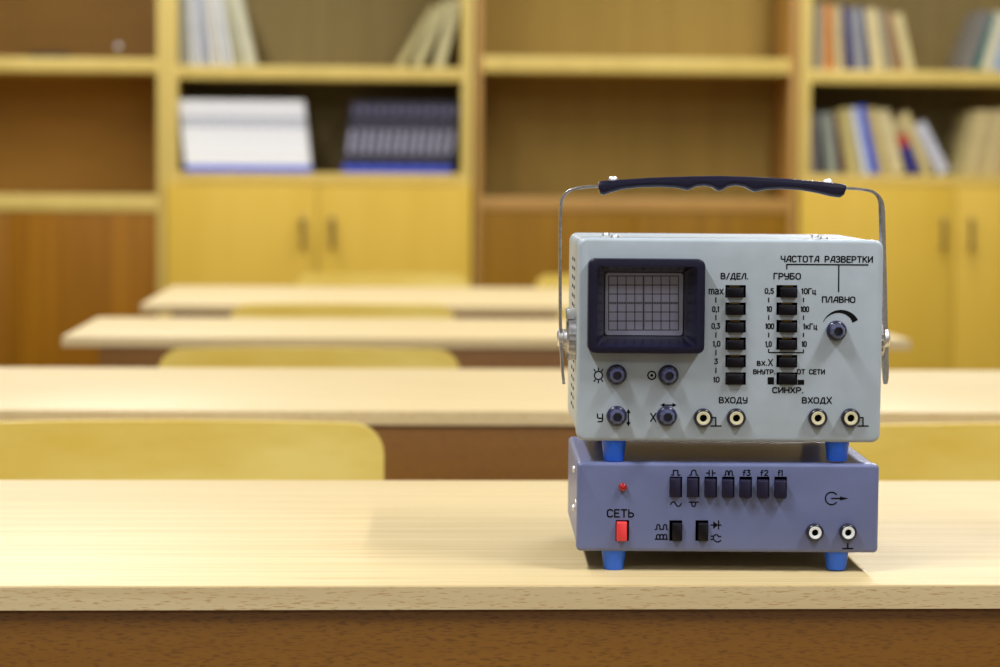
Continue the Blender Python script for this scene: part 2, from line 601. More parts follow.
def socket(root, px, py, ring, rpx=9.6):
    x, z = P(px, py)
    r = rpx * S
    bm = bmesh.new()
    prof = [(r * 0.97, 0), (r, -0.0008), (r * 0.99, -0.0034), (r * 0.92, -0.0045), (r * 0.82, -0.0049), (r * 0.73, -0.0047), (r * 0.72, -0.0020), (r * 0.3, -0.0012)]
    add_lathe(bm, prof, (x, 0, z), 'Y', 40)
    s = link('socket', bm, M['socket'], root, smooth=40)
    bm = bmesh.new()
    add_lathe(bm, [(r * 0.71, -0.0012), (r * 0.71, -0.0046), (r * 0.66, -0.0049), (r * 0.40, -0.0047), (r * 0.385, -0.0046), (r * 0.385, -0.0012)], (x, 0, z), 'Y', 40, closed=True)
    link('insulating_ring', bm, ring, s, smooth=40)
    bm = bmesh.new()
    add_lathe(bm, [(r * 0.384, -0.0004), (r * 0.384, -0.0018), (0, -0.0018)], (x, 0, z), 'Y', 32)
    link('hole', bm, M['pitch'], s, smooth=40)
    return s


def dome(name, parent, px, py, ly, axis, r, mat, hgt=None):
    x, z = P(px, py, ly)
    bm = bmesh.new()
    h = hgt or r * 0.7
    pr = [(r * math.cos(a), h * math.sin(a)) for a in [PI / 2 * k / 5 for k in range(6)]]
    add_lathe(bm, [(r, -h * 0.5)] + pr, (x, ly, z), axis, 20)
    return link(name, bm, mat, parent)


# ---- signal generator (lower unit)
gen = thing('signal_generator', 'low blue-grey instrument box with red mains switch, standing on the desk under the oscilloscope',
            'signal generator', (O.x, O.y, DZ), -PSI)
xa, z_top = P(576.6, 508)
xb, _ = P(878.8, 508)
z_top = P(728, 463.5)[1]
_, z_bot = P(728, 552.2)
cuts = []
row_c = [675.8 + 17.45 * i for i in range(7)]
for c in row_c:
    x0, x1, z0, z1 = rect(c - 6.3, c + 6.3, 476.6, 497.4)
    cuts.append((x0, x1, z0, z1, 0.005))
for c in (675.7, 701.8):
    x0, x1, z0, z1 = rect(c - 6.4, c + 6.4, 520.2, 541.0)
    cuts.append((x0, x1, z0, z1, 0.005))
x0, x1, z0, z1 = rect(615.6, 629.0, 520.0, 541.0)
cuts.append((x0, x1, z0, z1, 0.005))
shell(gen, xa, xb, z_bot, z_top, 0.0030, cuts, M['gen'], M['pitch'])
dy = [0.0, 0.2, 0.9, 1.2, 1.6, 1.7, 1.9]
for i, c in enumerate(row_c):
    x, z = P(c - 0.6, 487.4 + dy[i] * 0.7)
    push_button(gen, x, z, 10.6 * S, (19.2 - dy[i] * 0.5) * S, 0.0022 + 0.0005 * i, M['button_violet'])
x, z = P(677.0, 531.6)
push_button(gen, x, z, 10.2 * S, 18.2 * S, 0.003, M['button'])
x, z = P(702.9, 531.6)
push_button(gen, x, z, 10.2 * S, 18.2 * S, 0.003, M['button'])
x, z = P(621.6, 530.9)
rs = push_button(gen, x, z, 10.4 * S, 19.0 * S, 0.0034, M['red'])
rs.name = 'mains_switch'
rs['label'] = 'red mains switch'
x, z = P(622.7, 487.0)
bm = bmesh.new()
r = 4.3 * S
add_lathe(bm, [(r * 0.9, 0.0), (r, -0.0005), (r, -0.0012)] + [(r * math.cos(a), -0.0012 - r * 0.9 * math.sin(a)) for a in [PI / 2 * k / 6 for k in range(1, 7)]], (x, 0, z), 'Y', 24)
link('indicator_lamp', bm, M['lamp_red'], gen, smooth=60, label='small red indicator lamp')
for c in (814.3, 847.4):
    socket(gen, c, 531.8, M['white_pl'], 8.9)
foot(gen, 613.4, 552, 571.8, 25.4, 19.8, 0.0095)
foot(gen, 837.6, 552, 571.8, 25.4, 19.8, 0.0095)
foot(gen, 613.4, 552, 571.8, 25.4, 19.8, 0.124)
foot(gen, 837.6, 552, 571.8, 25.4, 19.8, 0.124)
legend(gen, 'СЕТЬ', 606.8, 634.2, 513.3, 8.6, 1.3)
legend(gen, 'f3', 742.5, 750.6, 472.8, 6.4, 1.0)
legend(gen, 'f2', 760.2, 768.4, 472.8, 6.4, 1.0)
legend(gen, 'f1', 777.6, 783.0, 472.8, 6.4, 1.0)
symbol(gen, [[(671.5, 475), (673.4, 475), (673.4, 470.4), (677.9, 470.4), (677.9, 475), (680, 475)]], 1.0)
symbol(gen, [[(689.5, 475.2), (691.3, 474.8), (691.6, 472)] + circ(693.8, 472.2, 2.2, 180, 360, 6) + [(696.2, 474.8), (698, 475.2)]], 1.0)
symbol(gen, [[(706.5, 473), (709, 473)], [(709.2, 470.4), (709.2, 475.6)], [(712.4, 470.4), (712.4, 475.6)], [(712.6, 473), (715.2, 473)]], 1.0)
symbol(gen, [[(724.4, 475.2), (725.6, 475.2), (725.8, 472)] + circ(727, 472, 1.3, 180, 360, 5) + [(728.4, 475), (729.2, 475), (729.4, 472)] + circ(730.8, 472, 1.4, 180, 360, 5) + [(732.2, 475.2), (733, 475.2)]], 0.95)
symbol(gen, [[(670.6, 504.4)] + circ(673.2, 504.2, 2.3, 200, 340, 5) + circ(678.4, 503.8, 2.4, 150, 30, 5) + [(681.2, 503.4)]], 1.0)
symbol(gen, [[(689.2, 502.2), (698.4, 502.2)], [(691.8, 502.2), (691.8, 504.4)] + circ(693.7, 504.6, 1.9, 180, 0, 6) + [(695.6, 502.2)]], 1.0)
symbol(gen, [[(655.2, 529.4), (656.8, 529.2), (656.8, 526)] + circ(658.3, 526, 1.5, 180, 360, 5) + [(659.8, 529.2), (663.6, 529.2), (663.6, 526)] + circ(665.1, 526, 1.5, 180, 360, 5) + [(666.6, 529.3), (667.6, 529.4)]], 1.0)
symbol(gen, [[(655.2, 539.2), (667.6, 539.2)]] + [[(656.6 + 3.4 * k, 539), (656.6 + 3.4 * k, 536)] + circ(658.2 + 3.4 * k, 536, 1.6, 180, 360, 5) + [(659.8 + 3.4 * k, 539)] for k in range(3)], 1.0)
symbol(gen, [[(710.8, 525), (720.8, 525)], [(718.6, 520.9), (718.6, 529.1)]], 1.0, [[(713.2, 521.2), (713.2, 528.8), (718.2, 525)]])
symbol(gen, [[(711, 536.2), (713.6, 536.2), (715.4, 534.6), (717.4, 534.8), (718.6, 536.6), (720.8, 536.4)], [(711, 539.4), (713.4, 539.2), (715.2, 541), (717.4, 542), (719.6, 541.4), (720.8, 540.4)], [(713.4, 536.2), (713.4, 539.2)]], 1.0)
symbol(gen, [circ(831.6, 498.4, 6.2, 40, 320, 18), [(831.6, 498.4), (842, 498.4)]], 1.1, [[(840, 496.4), (848.4, 498.4), (840, 500.4)]])
symbol(gen, [[(847.8, 543.4), (847.8, 548.2)], [(842.8, 548.6), (852.8, 548.6)]], 1.2)
for ly, py in ((0.055, 480), (0.012, 506), (0.055, 520)):
    bm = bmesh.new()
    _, z = P(576, py)
    add_lathe(bm, [(0.0024, 0.001), (0.0024, 0.0), (0.0019, -0.0009), (0.0, -0.0012)], (xa + 0.0005, ly, z), 'X', 16)
    link('screw', bm, M['silver'], gen)
gen_top = z_top

# ---- oscilloscope (upper unit)
OFFZ = gen_top - 0.0006
osc = thing('oscilloscope', 'grey-green oscilloscope with square dark screen and carrying handle, standing on the blue-grey box',
            'oscilloscope', (O.x, O.y, DZ + OFFZ), -PSI)
xa, z_top = P(577.2, 237.6)
xb, _ = P(881.6, 239.4)
z_top = P(728, 239.0)[1]
_, z_bot = P(728, 441.8)
xa = (P(578.4, 240)[0] + P(575.8, 440)[0]) / 2
xb = (P(883.4, 240)[0] + P(881.0, 440)[0]) / 2
cuts = []
b_rows = [291.3 + 17.45 * i for i in range(6)]
for r_ in b_rows:
    x0, x1, z0, z1 = rect(725.4, 745.8, r_ - 6.2, r_ + 6.2)
    cuts.append((x0, x1, z0, z1, 0.005))
    x0, x1, z0, z1 = rect(776.4, 797.2, r_ - 6.2, r_ + 6.2)
    cuts.append((x0, x1, z0, z1, 0.005))
# opening for the screen hood
x0, x1, z0, z1 = rect(591, 699.5, 262, 348)
cuts.append((x0, x1, z0, z1, 0.034))
shell(osc, xa, xb, z_bot, z_top, 0.0055, cuts, M['scope'], M['pitch'])
# screen hood with a tapering tunnel
bx0, bx1, bz0, bz1 = rect(587.4, 703.2, 258.4, 352.2)
ix0, ix1, iz0, iz1 = rect(596.6, 694.6, 266.2, 345.4)
sx0, sx1, sz0, sz1 = rect(606.3, 681.8, 274.0, 334.2, 0.016)
bm = bmesh.new()
PR = 0.012
yloft(bm, [(0.0005, bx0, bx1, bz0, bz1, 0.0045), (-PR + 0.0012, bx0, bx1, bz0, bz1, 0.0045), (-PR + 0.0003, bx0 + 0.0004, bx1 - 0.0004, bz0 + 0.0004, bz1 - 0.0004, 0.0042),
           (-PR, bx0 + 0.0012, bx1 - 0.0012, bz0 + 0.0012, bz1 - 0.0012, 0.0036),
           (-PR, ix0 - 0.0003, ix1 + 0.0003, iz0 - 0.0003, iz1 + 0.0003, 0.0022), (-PR + 0.0006, ix0, ix1, iz0, iz1, 0.002),
           (0.016, sx0 - 0.0008, sx1 + 0.0008, sz0 - 0.0008, sz1 + 0.0008, 0.0018), (0.020, sx0 - 0.0008, sx1 + 0.0008, sz0 - 0.0008, sz1 + 0.0008, 0.0018),
           (0.020, sx0 - 0.003, sx1 + 0.003, sz0 - 0.003, sz1 + 0.003, 0.003), (0.0005, ix0 - 0.002, ix1 + 0.002, iz0 - 0.002, iz1 + 0.002, 0.003)], seg=5, closed=True)
hood = link('screen_hood', bm, M['navy'], osc, smooth=40, label='dark navy square screen hood')
bm = bmesh.new()
yloft(bm, [(0.0162, sx0 + 0.0002, sx1 - 0.0002, sz0 + 0.0002, sz1 - 0.0002, 0.0015), (0.0158, sx0 - 0.0006, sx1 + 0.0006, sz0 - 0.0006, sz1 + 0.0006, 0.0018), (0.019, sx0 - 0.0006, sx1 + 0.0006, sz0 - 0.0006, sz1 + 0.0006, 0.0018)][1:], seg=4)
scr = link('screen', bm, M['screen'], osc, label='grey ruled screen')
bm = bmesh.new()
yg = 0.0158
gl = []
gx = [608.6 + 8.74 * i for i in range(9)]
gy = [276.0 + 9.0 * i for i in range(7)]
for i, g in enumerate(gx):
    gl.append([P(g, gy[0], yg), P(g, gy[-1], yg)])
for g in gy:
    gl.append([P(gx[0], g, yg), P(gx[-1], g, yg)])
add_strokes(bm, gl, yg, 0.8 * S)
tk = []
for i in range(41):
    g = gx[0] + (gx[-1] - gx[0]) * i / 40
    tk.append([P(g, gy[3] - 1.2, yg), P(g, gy[3] + 1.2, yg)])
for i in range(31):
    g = gy[0] + (gy[-1] - gy[0]) * i / 30
    tk.append([P(gx[4] - 1.2, g, yg), P(gx[4] + 1.2, g, yg)])
add_strokes(bm, tk, yg, 0.55 * S)
link('graticule', bm, M['line'], scr, smooth=0)
# push buttons
offc1 = [-0.3, -0.6, 0.0, -0.3, -0.2, -0.6]
offc2 = [1.6, 0.2, 0.6, 0.4, 0.4, 0.2]
for i, r_ in enumerate(b_rows):
    for cx_, off in ((735.4, offc1[i]), (786.8, offc2[i])):
        x, z = P(cx_ + off, r_ + (1.1 if i < 5 else 0.1))
        pb = push_button(osc, x, z, 17.0 * S, 10.0 * S, 0.0032, M['button'])
        # brass contact showing behind the cap
        x, z = P(cx_ + off, r_ - 5.2)
        link('contact', box(x - 0.0032, x + 0.0032, 0.0022, 0.0040, z - 0.0006, z + 0.0004), M['brass'], pb, smooth=0)
for kx, ky in ((616.4, 374.4), (668.2, 374.8), (616.6, 415.8), (666.6, 416.0), (836.2, 330.6)):
    knob(osc, kx, ky)
for c in (702.8, 735.8, 817.2, 850.0):
    socket(osc, c, 417.6, M['cream'])
foot(osc, 613.6, 441, 462.6, 25.4, 20.0, 0.0095)
foot(osc, 838.4, 441, 462.6, 25.4, 20.0, 0.0095)
foot(osc, 613.6, 441, 462.6, 25.4, 20.0, 0.124)
foot(osc, 838.4, 441, 462.6, 25.4, 20.0, 0.124)
# legends
legend(osc, 'ЧАСТОТА РАЗВЕРТКИ', 780.6, 873.0, 259.2, 6.9, 1.15)
symbol(osc, [[(786.8, 268.8), (786.8, 264.4), (868.0, 264.9)], [(838.8, 264.8), (838.6, 291.6)]], 1.1, name='bracket_line')
legend(osc, 'В/ДЕЛ.', 720.6, 748.6, 276.2, 6.6, 1.15)
legend(osc, 'ГРУБО', 773.4, 801.0, 276.2, 6.8, 1.15)
legend(osc, 'ПЛАВНО', 821.8, 855.4, 299.6, 6.6, 1.15)
legend(osc, 'max', 708.6, 723.6, 290.8, 7.6, 1.1)
for s, a, b, y in (('0,1', 712.0, 719.4, 309.2), ('0,3', 711.4, 720.2, 326.0), ('1,0', 712.8, 720.4, 343.8), ('3', 714.2, 718.0, 361.4), ('10', 713.2, 719.6, 379.6)):
    legend(osc, s, a, b, y, 6.0, 1.05)
for y in (300, 317.6, 335, 352.6, 370.4):
    legend(osc, '|', 715.2, 716.6, y, 6.8, 1.1)
legend(osc, '0,5', 764.6, 774.0, 291.0, 6.0, 1.05)
legend(osc, '10', 766.6, 772.0, 309.0, 6.0, 1.05)
legend(osc, '100', 765.2, 774.2, 326.2, 6.0, 1.05)
legend(osc, '1,0', 765.2, 771.8, 344.0, 6.0, 1.05)
for y in (300, 317.6, 335):
    legend(osc, '|', 768.0, 769.4, y, 6.0, 1.1)
legend(osc, '10Гц', 801.2, 816.2, 291.2, 6.2, 1.05)
legend(osc, '100', 800.6, 809.2, 309.2, 6.0, 1.05)
legend(osc, '1кГц', 803.0, 817.4, 326.4, 6.2, 1.05)
legend(osc, '10', 801.6, 806.8, 344.0, 6.0, 1.05)
for y in (300, 317.6, 335):
    legend(osc, '|', 802.8, 804.2, y, 5.6, 1.1)
symbol(osc, [[(768.6, 349.4), (768.6, 352.5), (803.4, 352.7), (803.4, 349.8)]], 1.0, name='bracket_line')
legend(osc, 'вх.X', 756.8, 773.0, 362.6, 6.6, 1.05)
legend(osc, 'ВНУТР.', 753.0, 775.4, 371.8, 5.2, 1.0)
legend(osc, 'ОТ СЕТИ', 796.8, 825.0, 371.8, 5.4, 1.0)
symbol(osc, [], 1, [[(767.6, 377.2), (774.0, 377.2), (774.0, 384.4), (767.6, 384.4)]], name='marking_square')
symbol(osc, [], 1, [[(797.6, 379.8), (804.2, 379.8), (804.2, 384.8), (797.6, 384.8)]], name='marking_square')
legend(osc, 'СИНХР.', 772.2, 803.8, 390.2, 6.4, 1.15)
legend(osc, 'ВХОДУ', 718.8, 747.6, 400.2, 6.6, 1.15)
legend(osc, 'ВХОДX', 801.8, 832.0, 400.4, 6.6, 1.15)
# knob scale arc: thin on the left, broad on the right
outer = circ(839.6, 329.2, 1, 0, 0, 1)
up, lo = [], []
N_ = 22
for i in range(N_ + 1):
    t = i / N_
    a = R(202 + (331 - 202) * t)
    up.append((841 + 19.4 * math.cos(a), 329.2 + 19.4 * math.sin(a)))
    w_ = 0.4 + 5.8 * t ** 1.1
    lo.append((841 + (19.4 - w_) * math.cos(a), 329.2 + (19.4 - w_) * math.sin(a)))
polys = [[up[i], up[i + 1], lo[i + 1], lo[i]] for i in range(N_)]
symbol(osc, [], 1, polys, name='scale_arc')
# symbols beside knobs
symbol(osc, [circ(598.4, 375.4, 4.1)] + [[(598.4 + 5.4 * math.cos(a), 375.4 + 5.4 * math.sin(a)), (598.4 + 7.4 * math.cos(a), 375.4 + 7.4 * math.sin(a))] for a in [R(k) for k in (-126, -90, -54, 54, 90, 126)]], 1.0)
symbol(osc, [circ(651.8, 375.4, 4.0), circ(651.8, 375.4, 0.8, n=8)], 1.2)
legend(osc, 'У', 596.8, 603.2, 417.8, 9.0, 1.2)
legend(osc, 'Х', 650.0, 656.4, 417.4, 9.4, 1.2)
symbol(osc, [[(628.4, 411.6), (628.4, 423.6)]], 1.1, [[(626.2, 413), (628.4, 408.8), (630.6, 413)], [(626.2, 422.2), (628.4, 426.4), (630.6, 422.2)]])
symbol(osc, [[(663, 405.0), (674, 405.1)]], 1.1, [[(664.6, 402.9), (660.2, 405.0), (664.6, 407.2)], [(672.4, 402.9), (676.8, 405.0), (672.4, 407.2)]])
for cx_ in (702.8, 850.0):
    symbol(osc, [[(cx_ + 9.4, 417.6), (cx_ + 13.0, 417.6), (cx_ + 13.0, 425.6)], [(cx_ + 8.0, 426.0), (cx_ + 18.2, 426.0)]], 1.1)
# screws on top
for px_ in (606, 815):
    for dx_, ly_ in ((0, 0.075), (9, 0.03)):
        x, _ = P(px_ + dx_, 236, ly_)
        bm = bmesh.new()
        add_lathe(bm, [(0.0028, -0.001), (0.0028, 0.0004), (0.0022, 0.0018), (0.0, 0.0024)], (x, ly_, z_top - 0.0006), 'Z', 16)
        link('screw', bm, M['silver'], osc)
# row of ventilation slots on both sides
bm = bmesh.new()
for row in (0.060, 0.085):
    z = z_bot + 0.014
    while z < z_top - 0.014:
        for xs in (xa + 0.0012, xb - 0.0012):
            add_box(bm, xs - 0.00075, xs + 0.00075, row, row + 0.012, z, z + 0.0022)
        z += 0.006
link('ventilation_slots', bm, M['pitch'], osc, smooth=0)

# ---- carrying handle
HY = 0.036
SH = S * (1 + HY / 1.5)
prof_t = [(598.2, 182.6), (600, 181.2), (604, 180.6), (620, 179.6), (650, 177.6), (690, 176.2), (720, 175.8), (750, 176.6), (790, 178.8), (820, 181.4), (838, 183.4), (843, 184.2), (844.6, 185.6)]
prof_b = [(598.2, 189), (600, 194), (603.6, 195.2), (608, 193.4), (622, 189.4), (640, 187.4), (660, 187.0), (676, 188.0), (683, 189.4), (687, 190.4), (690, 189.2), (696, 186.6), (704, 185.9), (711, 187.2),
          (716, 190.4), (719, 191.2), (722, 190.2), (727, 187.0), (735, 185.6), (744, 187.0), (750, 190.4), (754, 192.0), (757, 191.4), (765, 189.8), (780, 189.0), (800, 190.2), (816, 193.0), (830, 196.4), (839, 197.6), (843, 195.0), (844.6, 189.5)]


def interp(tab, x):
    for (a, b), (c, d) in zip(tab, tab[1:]):
        if x <= c:
            return b + (d - b) * max(0, x - a) / (c - a)
    return tab[-1][1]


xs_ = sorted({a for a, _ in prof_t} | {a for a, _ in prof_b} | {600 + 4 * k for k in range(61)})
rings = []
for x_ in xs_:
    tx, tz = P(x_, interp(prof_t, x_), HY)
    _, bz = P(x_, interp(prof_b, x_), HY)
    hw = 0.0072
    rad = min(0.0026, (tz - bz) / 2.05)
    rings.append([(tx, HY + u, v) for u, v in rring(-hw, hw, bz, tz, rad, 4)])
bm = bmesh.new()
add_loft(bm, rings)
hnd = link('carrying_handle', bm, M['navy'], osc, smooth=50, label='dark navy finger-grip handle')
for px_, py_ in ((613.2, 178.4), (828.0, 181.2)):
    x, z = P(px_, py_, HY)
    bm = bmesh.new()
    rr_ = 5.0 * S
    add_lathe(bm, [(rr_, -0.0022)] + [(rr_ * math.cos(a), rr_ * 0.75 * math.sin(a) - 0.0008) for a in [PI / 2 * k / 5 for k in range(6)]], (x, HY, z), 'Z', 20)
    link('rivet', bm, M['silver'], hnd)


def strap(path, twist, width, thick, name):
    """flat metal strap swept along pixels in the handle's plane; width runs in depth"""
    pts = [Vector((P(a, b, HY)[0], 0, P(a, b, HY)[1])) for a, b in path]
    rings = []
    for i, p in enumerate(pts):
        d = (pts[min(i + 1, len(pts) - 1)] - pts[max(i - 1, 0)]).normalized()
        n = Vector((d.z, 0, -d.x))
        tw = twist[i]
        wv = Vector((math.sin(tw) * n.x, math.cos(tw), math.sin(tw) * n.z))
        nv = Vector((math.cos(tw) * n.x, -math.sin(tw), math.cos(tw) * n.z))
        c = Vector((p.x, HY, p.z))
        w, t = width[i] / 2, thick / 2
        rings.append([tuple(c + wv * a * w + nv * b * t) for a, b in ((1, 1), (-1, 1), (-1, -1), (1, -1))])
    bm = bmesh.new()
    add_loft(bm, rings)
    bmesh.ops.bevel(bm, geom=[e for e in bm.edges if e.calc_length() > 1e-5 and abs(e.verts[0].co.y - e.verts[1].co.y) < 1e-6], offset=0.0002, segments=1, affect='EDGES')
    return link(name, bm, M['steel'], osc, smooth=30)


lp = [(602, 186.2), (590, 186.6), (578, 188.0)] + [(575 - 14.2 * math.sin(a), 189.2 + 17.0 * (1 - math.cos(a))) for a in [R(k) for k in range(8, 91, 12)]] + [(560.3, 215), (560.0, 260), (560.2, 320), (561.2, 350), (562.6, 372), (563.4, 380), (563.8, 384)]
wl = [0.010] * (len(lp) - 3) + [0.010, 0.007, 0.003]
strap(lp, [0.0] * len(lp), wl, 0.0018, 'strap')
rp = [(842, 188.2), (855, 188.6), (866, 190.0)] + [(867 + 14.6 * math.sin(a), 190.4 + 17.0 * (1 - math.cos(a))) for a in [R(k) for k in range(8, 91, 12)]] + [(882.0, 215), (883.0, 260), (884.4, 320), (885.2, 350), (885.6, 372), (885.6, 380), (885.4, 384)]
twr = [0, 0, 0] + [-R(3.4 * k) for k in range(7)] + [-R(24)] * (len(rp) - 10)
wr = [0.010] * (len(rp) - 3) + [0.010, 0.008, 0.003]
strap(rp, twr, wr, 0.0018, 'strap')
# pivots
for side in (-1, 1):
    if side < 0:
        xs0, cy = xa + 0.0004, 338.5
        xo = P(563.6, cy, HY)[0]
    else:
        xs0, cy = xb - 0.0004, 339.0
        xo = P(885.2, cy, HY)[0]
    _, cz = P(570 if side < 0 else 884, cy, HY)
    bm = bmesh.new()
    r0 = 0.0138
    n = 48
    rings = []
    for r_, x_ in ((r0, xs0), (r0, xs0 + (xo - xs0) * 0.62), (r0 * 0.86, xs0 + (xo - xs0) * 0.78)):
        rings.append([(x_, HY + (r_ - (0.0004 if k % 2 else 0)) * math.cos(2 * PI * k / n), cz + (r_ - (0.0004 if k % 2 else 0)) * math.sin(2 * PI * k / n)) for k in range(n)])
    add_loft(bm, rings)
    pv = link('pivot', bm, M['steel'], osc, smooth=20)
    bm = bmesh.new()
    add_lathe(bm, [(0.0060, (xo - xs0) * 0.7), (0.0060, (xo - xs0) * 1.0)], (xs0, HY, cz), 'X', 24)
    link('washer', bm, M['silver'], pv)
    if side < 0:
        bm = box(xs0 - 0.0062, xs0 - 0.0008, HY - 0.006, HY + 0.006, cz + 0.0125, cz + 0.0195, 0.0008)
        link('stop_lug', bm, M['silver'], pv)
    bm = bmesh.new()
    xh = P(558.4 if side < 0 else 888.0, cy, HY)[0]
    add_lathe(bm, [(0.0058, -side * 0.0028), (0.0058, -side * 0.0002), (0.0050, side * 0.0006), (0.0032, side * 0.0009), (0.0, side * 0.001)], (xh, HY, cz + 0.0006), 'X', 24)
    link('bolt_head', bm, M['silver'], pv)
OFFZ = 0.0

# ------------------------------------------------------------------ desks
TH = 0.0151


def desk(xl, xr, y0, y1, label, legs=True, first_panel=0.0035, inset=0.055):
    d = thing('school_desk', label, 'desk', ((xl + xr) / 2, (y0 + y1) / 2, 0), 0, 'light school desks standing in rows')
    w, h = (xr - xl) / 2, (y1 - y0) / 2
    bm = bmesh.new()
    add_box(bm, -w, w, -h + 0.0006, h - 0.0006, DZ - TH, DZ, 0.0008, 2)
    top = link('desk_top', bm, M['desk_top'], d, smooth=40)
    bm = bmesh.new()
    add_box(bm, -w - 0.0004, w + 0.0004, -h - 0.0004, -h + 0.0006, DZ - TH + 0.0003, DZ - 0.0008)
    add_box(bm, -w - 0.0004, w + 0.0004, h - 0.0006, h + 0.0004, DZ - TH + 0.0003, DZ - 0.0008)
    add_box(bm, -w - 0.0004, -w + 0.0004, -h, h, DZ - TH + 0.0003, DZ - 0.0008)
    add_box(bm, w - 0.0004, w + 0.0004, -h, h, DZ - TH + 0.0003, DZ - 0.0008)
    link('edge_band', bm, M['desk_edge'], top, smooth=0, label='beech edge strip')
    pi = inset
    bm = box(-w + pi, w - pi, -h + first_panel, -h + first_panel + 0.016, 0.36, DZ - TH - 0.0002, 0.0006)
    link('front_panel', bm, M['desk_panel'], d, smooth=30, label='brown beech front panel')
    for sx in (-1, 1):
        x = sx * (w - pi - 0.03)
        ya, yb = -h + first_panel + 0.035, h - 0.165
        for yy in (ya, yb):
            bm = bmesh.new()
            add_box(bm, x - 0.0125, x + 0.0125, yy - 0.0125, yy + 0.0125, 0.025, DZ - TH - 0.0002, 0.002)
            link('leg', bm, M['tube'], d)
        bm = bmesh.new()
        add_box(bm, x - 0.0125, x + 0.0125, ya - 0.02, yb + 0.03, 0.0, 0.0255, 0.002)
        link('foot_rail', bm, M['tube'], d)
        bm = bmesh.new()
        add_box(bm, x - 0.010, x + 0.010, ya + 0.0125, yb - 0.0125, 0.70, 0.725, 0.002)
        link('side_rail', bm, M['tube'], d)
    return d


def yfront(px, py):
    return on_z(px, py, DZ).y


y1f, y1b = yfront(500, 585.3), yfront(500, 480.2)
desk(-1.02, 1.22, y1f, y1b, 'nearest desk, in sharp focus with the two instruments standing on it')
y2f, y2b = yfront(450, 411.0), yfront(450, 368.6)
desk(on_z(-90, 411, DZ).x, on_z(1150, 414, DZ).x, y2f, y2b, 'second desk from the front, spanning the whole width behind the nearest desk')
y3f, y3b = yfront(300, 337.4), yfront(300, 318.0)
d3l, d3r = on_z(59, 338, DZ).x, on_z(914, 341, DZ).x
desk(d3l, d3r, y3f, y3b, 'third desk back, its left end sticking out past the farthest desk')
y4f, y4b = yfront(300, 304.8), yfront(300, 286.4)
d4l = on_z(139.5, 304.8, DZ).x
desk(d4l, d4l + (d3r - d3l), y4f, y4b, 'farthest desk, looking smallest, in front of the cabinets')


# ------------------------------------------------------------------ chairs
def make_chair(name, label, loc):
    """origin on the floor under the backrest's near face; back edge faces +y"""
    c = thing(name, label, 'chair', loc, 0, 'yellow plywood school chairs')
    W, top, bot, rc, th = 0.205, 0.766, 0.56, 0.030, 0.011
    cols = []
    n = 36
    us = [-math.cos(PI * i / n) for i in range(n + 1)]
    for u in us:
        x = u * W
        e = W - abs(x)
        dz = 0.0
        if e < rc:
            dz = rc - math.sqrt(max(0, rc * rc - (rc - e) ** 2))
        cols.append((x, top - dz, bot + dz))
    bm = bmesh.new()
    rings = []
    for x, zt, zb in cols:
        yb = 0.030 * (x / W) ** 2 * -1
        ring = []
        m = 6
        for k in range(m + 1):
            z = zb + (zt - zb) * k / m
            ring.append((x, yb - 0.02 * ((z - 0.66) / 0.1) * -0.3, z))
        for k in range(m, -1, -1):
            z = zb + (zt - zb) * k / m
            ring.append((x, yb - 0.02 * ((z - 0.66) / 0.1) * -0.3 + th, z))
        rings.append(ring)
    add_loft(bm, rings)
    link('backrest', bm, M['plywood'], c, smooth=50)
    bm = bmesh.new()
    sp = []
    for z, e in ((0.440, 0.0), (0.451, 0.0)):
        sp.append([(x, y, z - 0.010 * max(0, (-y - 0.28) / 0.1) ** 2) for x, y in rring(-0.20 + e, 0.20 - e, -0.395, -0.015, 0.04, 6)])
    add_loft(bm, sp)
    link('seat', bm, M['plywood'], c, smooth=40)
    for sx in (-1, 1):
        bm = bmesh.new()
        x = sx * 0.165
        add_tube(bm, [(x, 0.055, 0.0), (x, 0.03, 0.25), (x, 0.012, 0.43), (x, -0.001, 0.55), (x * 0.98, 0.011, 0.60), (x * 0.98, 0.016, 0.70)], 0.0095)
        link('leg', bm, M['tube'], c)
        bm = bmesh.new()
        add_tube(bm, [(x, -0.36, 0.0), (x, -0.34, 0.30), (x, -0.33, 0.42), (x, -0.31, 0.431), (x, -0.05, 0.431), (x, 0.005, 0.431)], 0.0095)
        link('leg', bm, M['tube'], c)
    bm = bmesh.new()
    add_tube(bm, [(-0.165, 0.0, 0.43), (0.165, 0.0, 0.43)], 0.0085)
    add_tube(bm, [(-0.165, -0.31, 0.43), (0.165, -0.31, 0.43)], 0.0085)
    link('cross_bar', bm, M['tube'], c)
    return c


def chair_spot(pxc, pytop):
    """the spot where a chair top 0.766 m high shows at this pixel"""
    p = on_z(pxc, pytop, 0.766)
    return Vector((p.x, p.y, 0))


spots = [
    (172.5, 421.6, 'large blurred plywood chair back right behind the nearest desk, left of the instruments'),
    (1048, 424.5, 'plywood chair right behind the nearest desk, right of the instruments'),
    (310, 348.6, 'plywood chair tucked behind the second desk, in front of the third desk'),
    (343, 304.0, 'plywood chair behind the third desk, on the side away from the instruments'),
    (663, 303.5, 'plywood chair behind the third desk, mostly hidden by the oscilloscope'),
    (383, 273.8, 'plywood chair behind the farthest desk, in front of the bright cabinet doors'),
    (616, 273.2, 'plywood chair behind the farthest desk, partly hidden by the oscilloscope'),
]
proto = None
rowy = {}
for px_, py_, lb in spots:
    p = chair_spot(px_, py_)
    if proto is None:
        proto = make_chair('school_chair', lb, p)
        c = proto
    else:
        c = copy_tree(proto)
        c['label'] = lb
        c.location = p
    if py_ < 340:
        key = int(py_ > 290)
        rowy.setdefault(key, p.y)
        c.location.y = rowy[key]

# ------------------------------------------------------------------ cabinets
YF = 7.2
DEP = 0.32
ZTOP = 2.15


def X(px, py=150):
    return on_y(px, py, YF).x


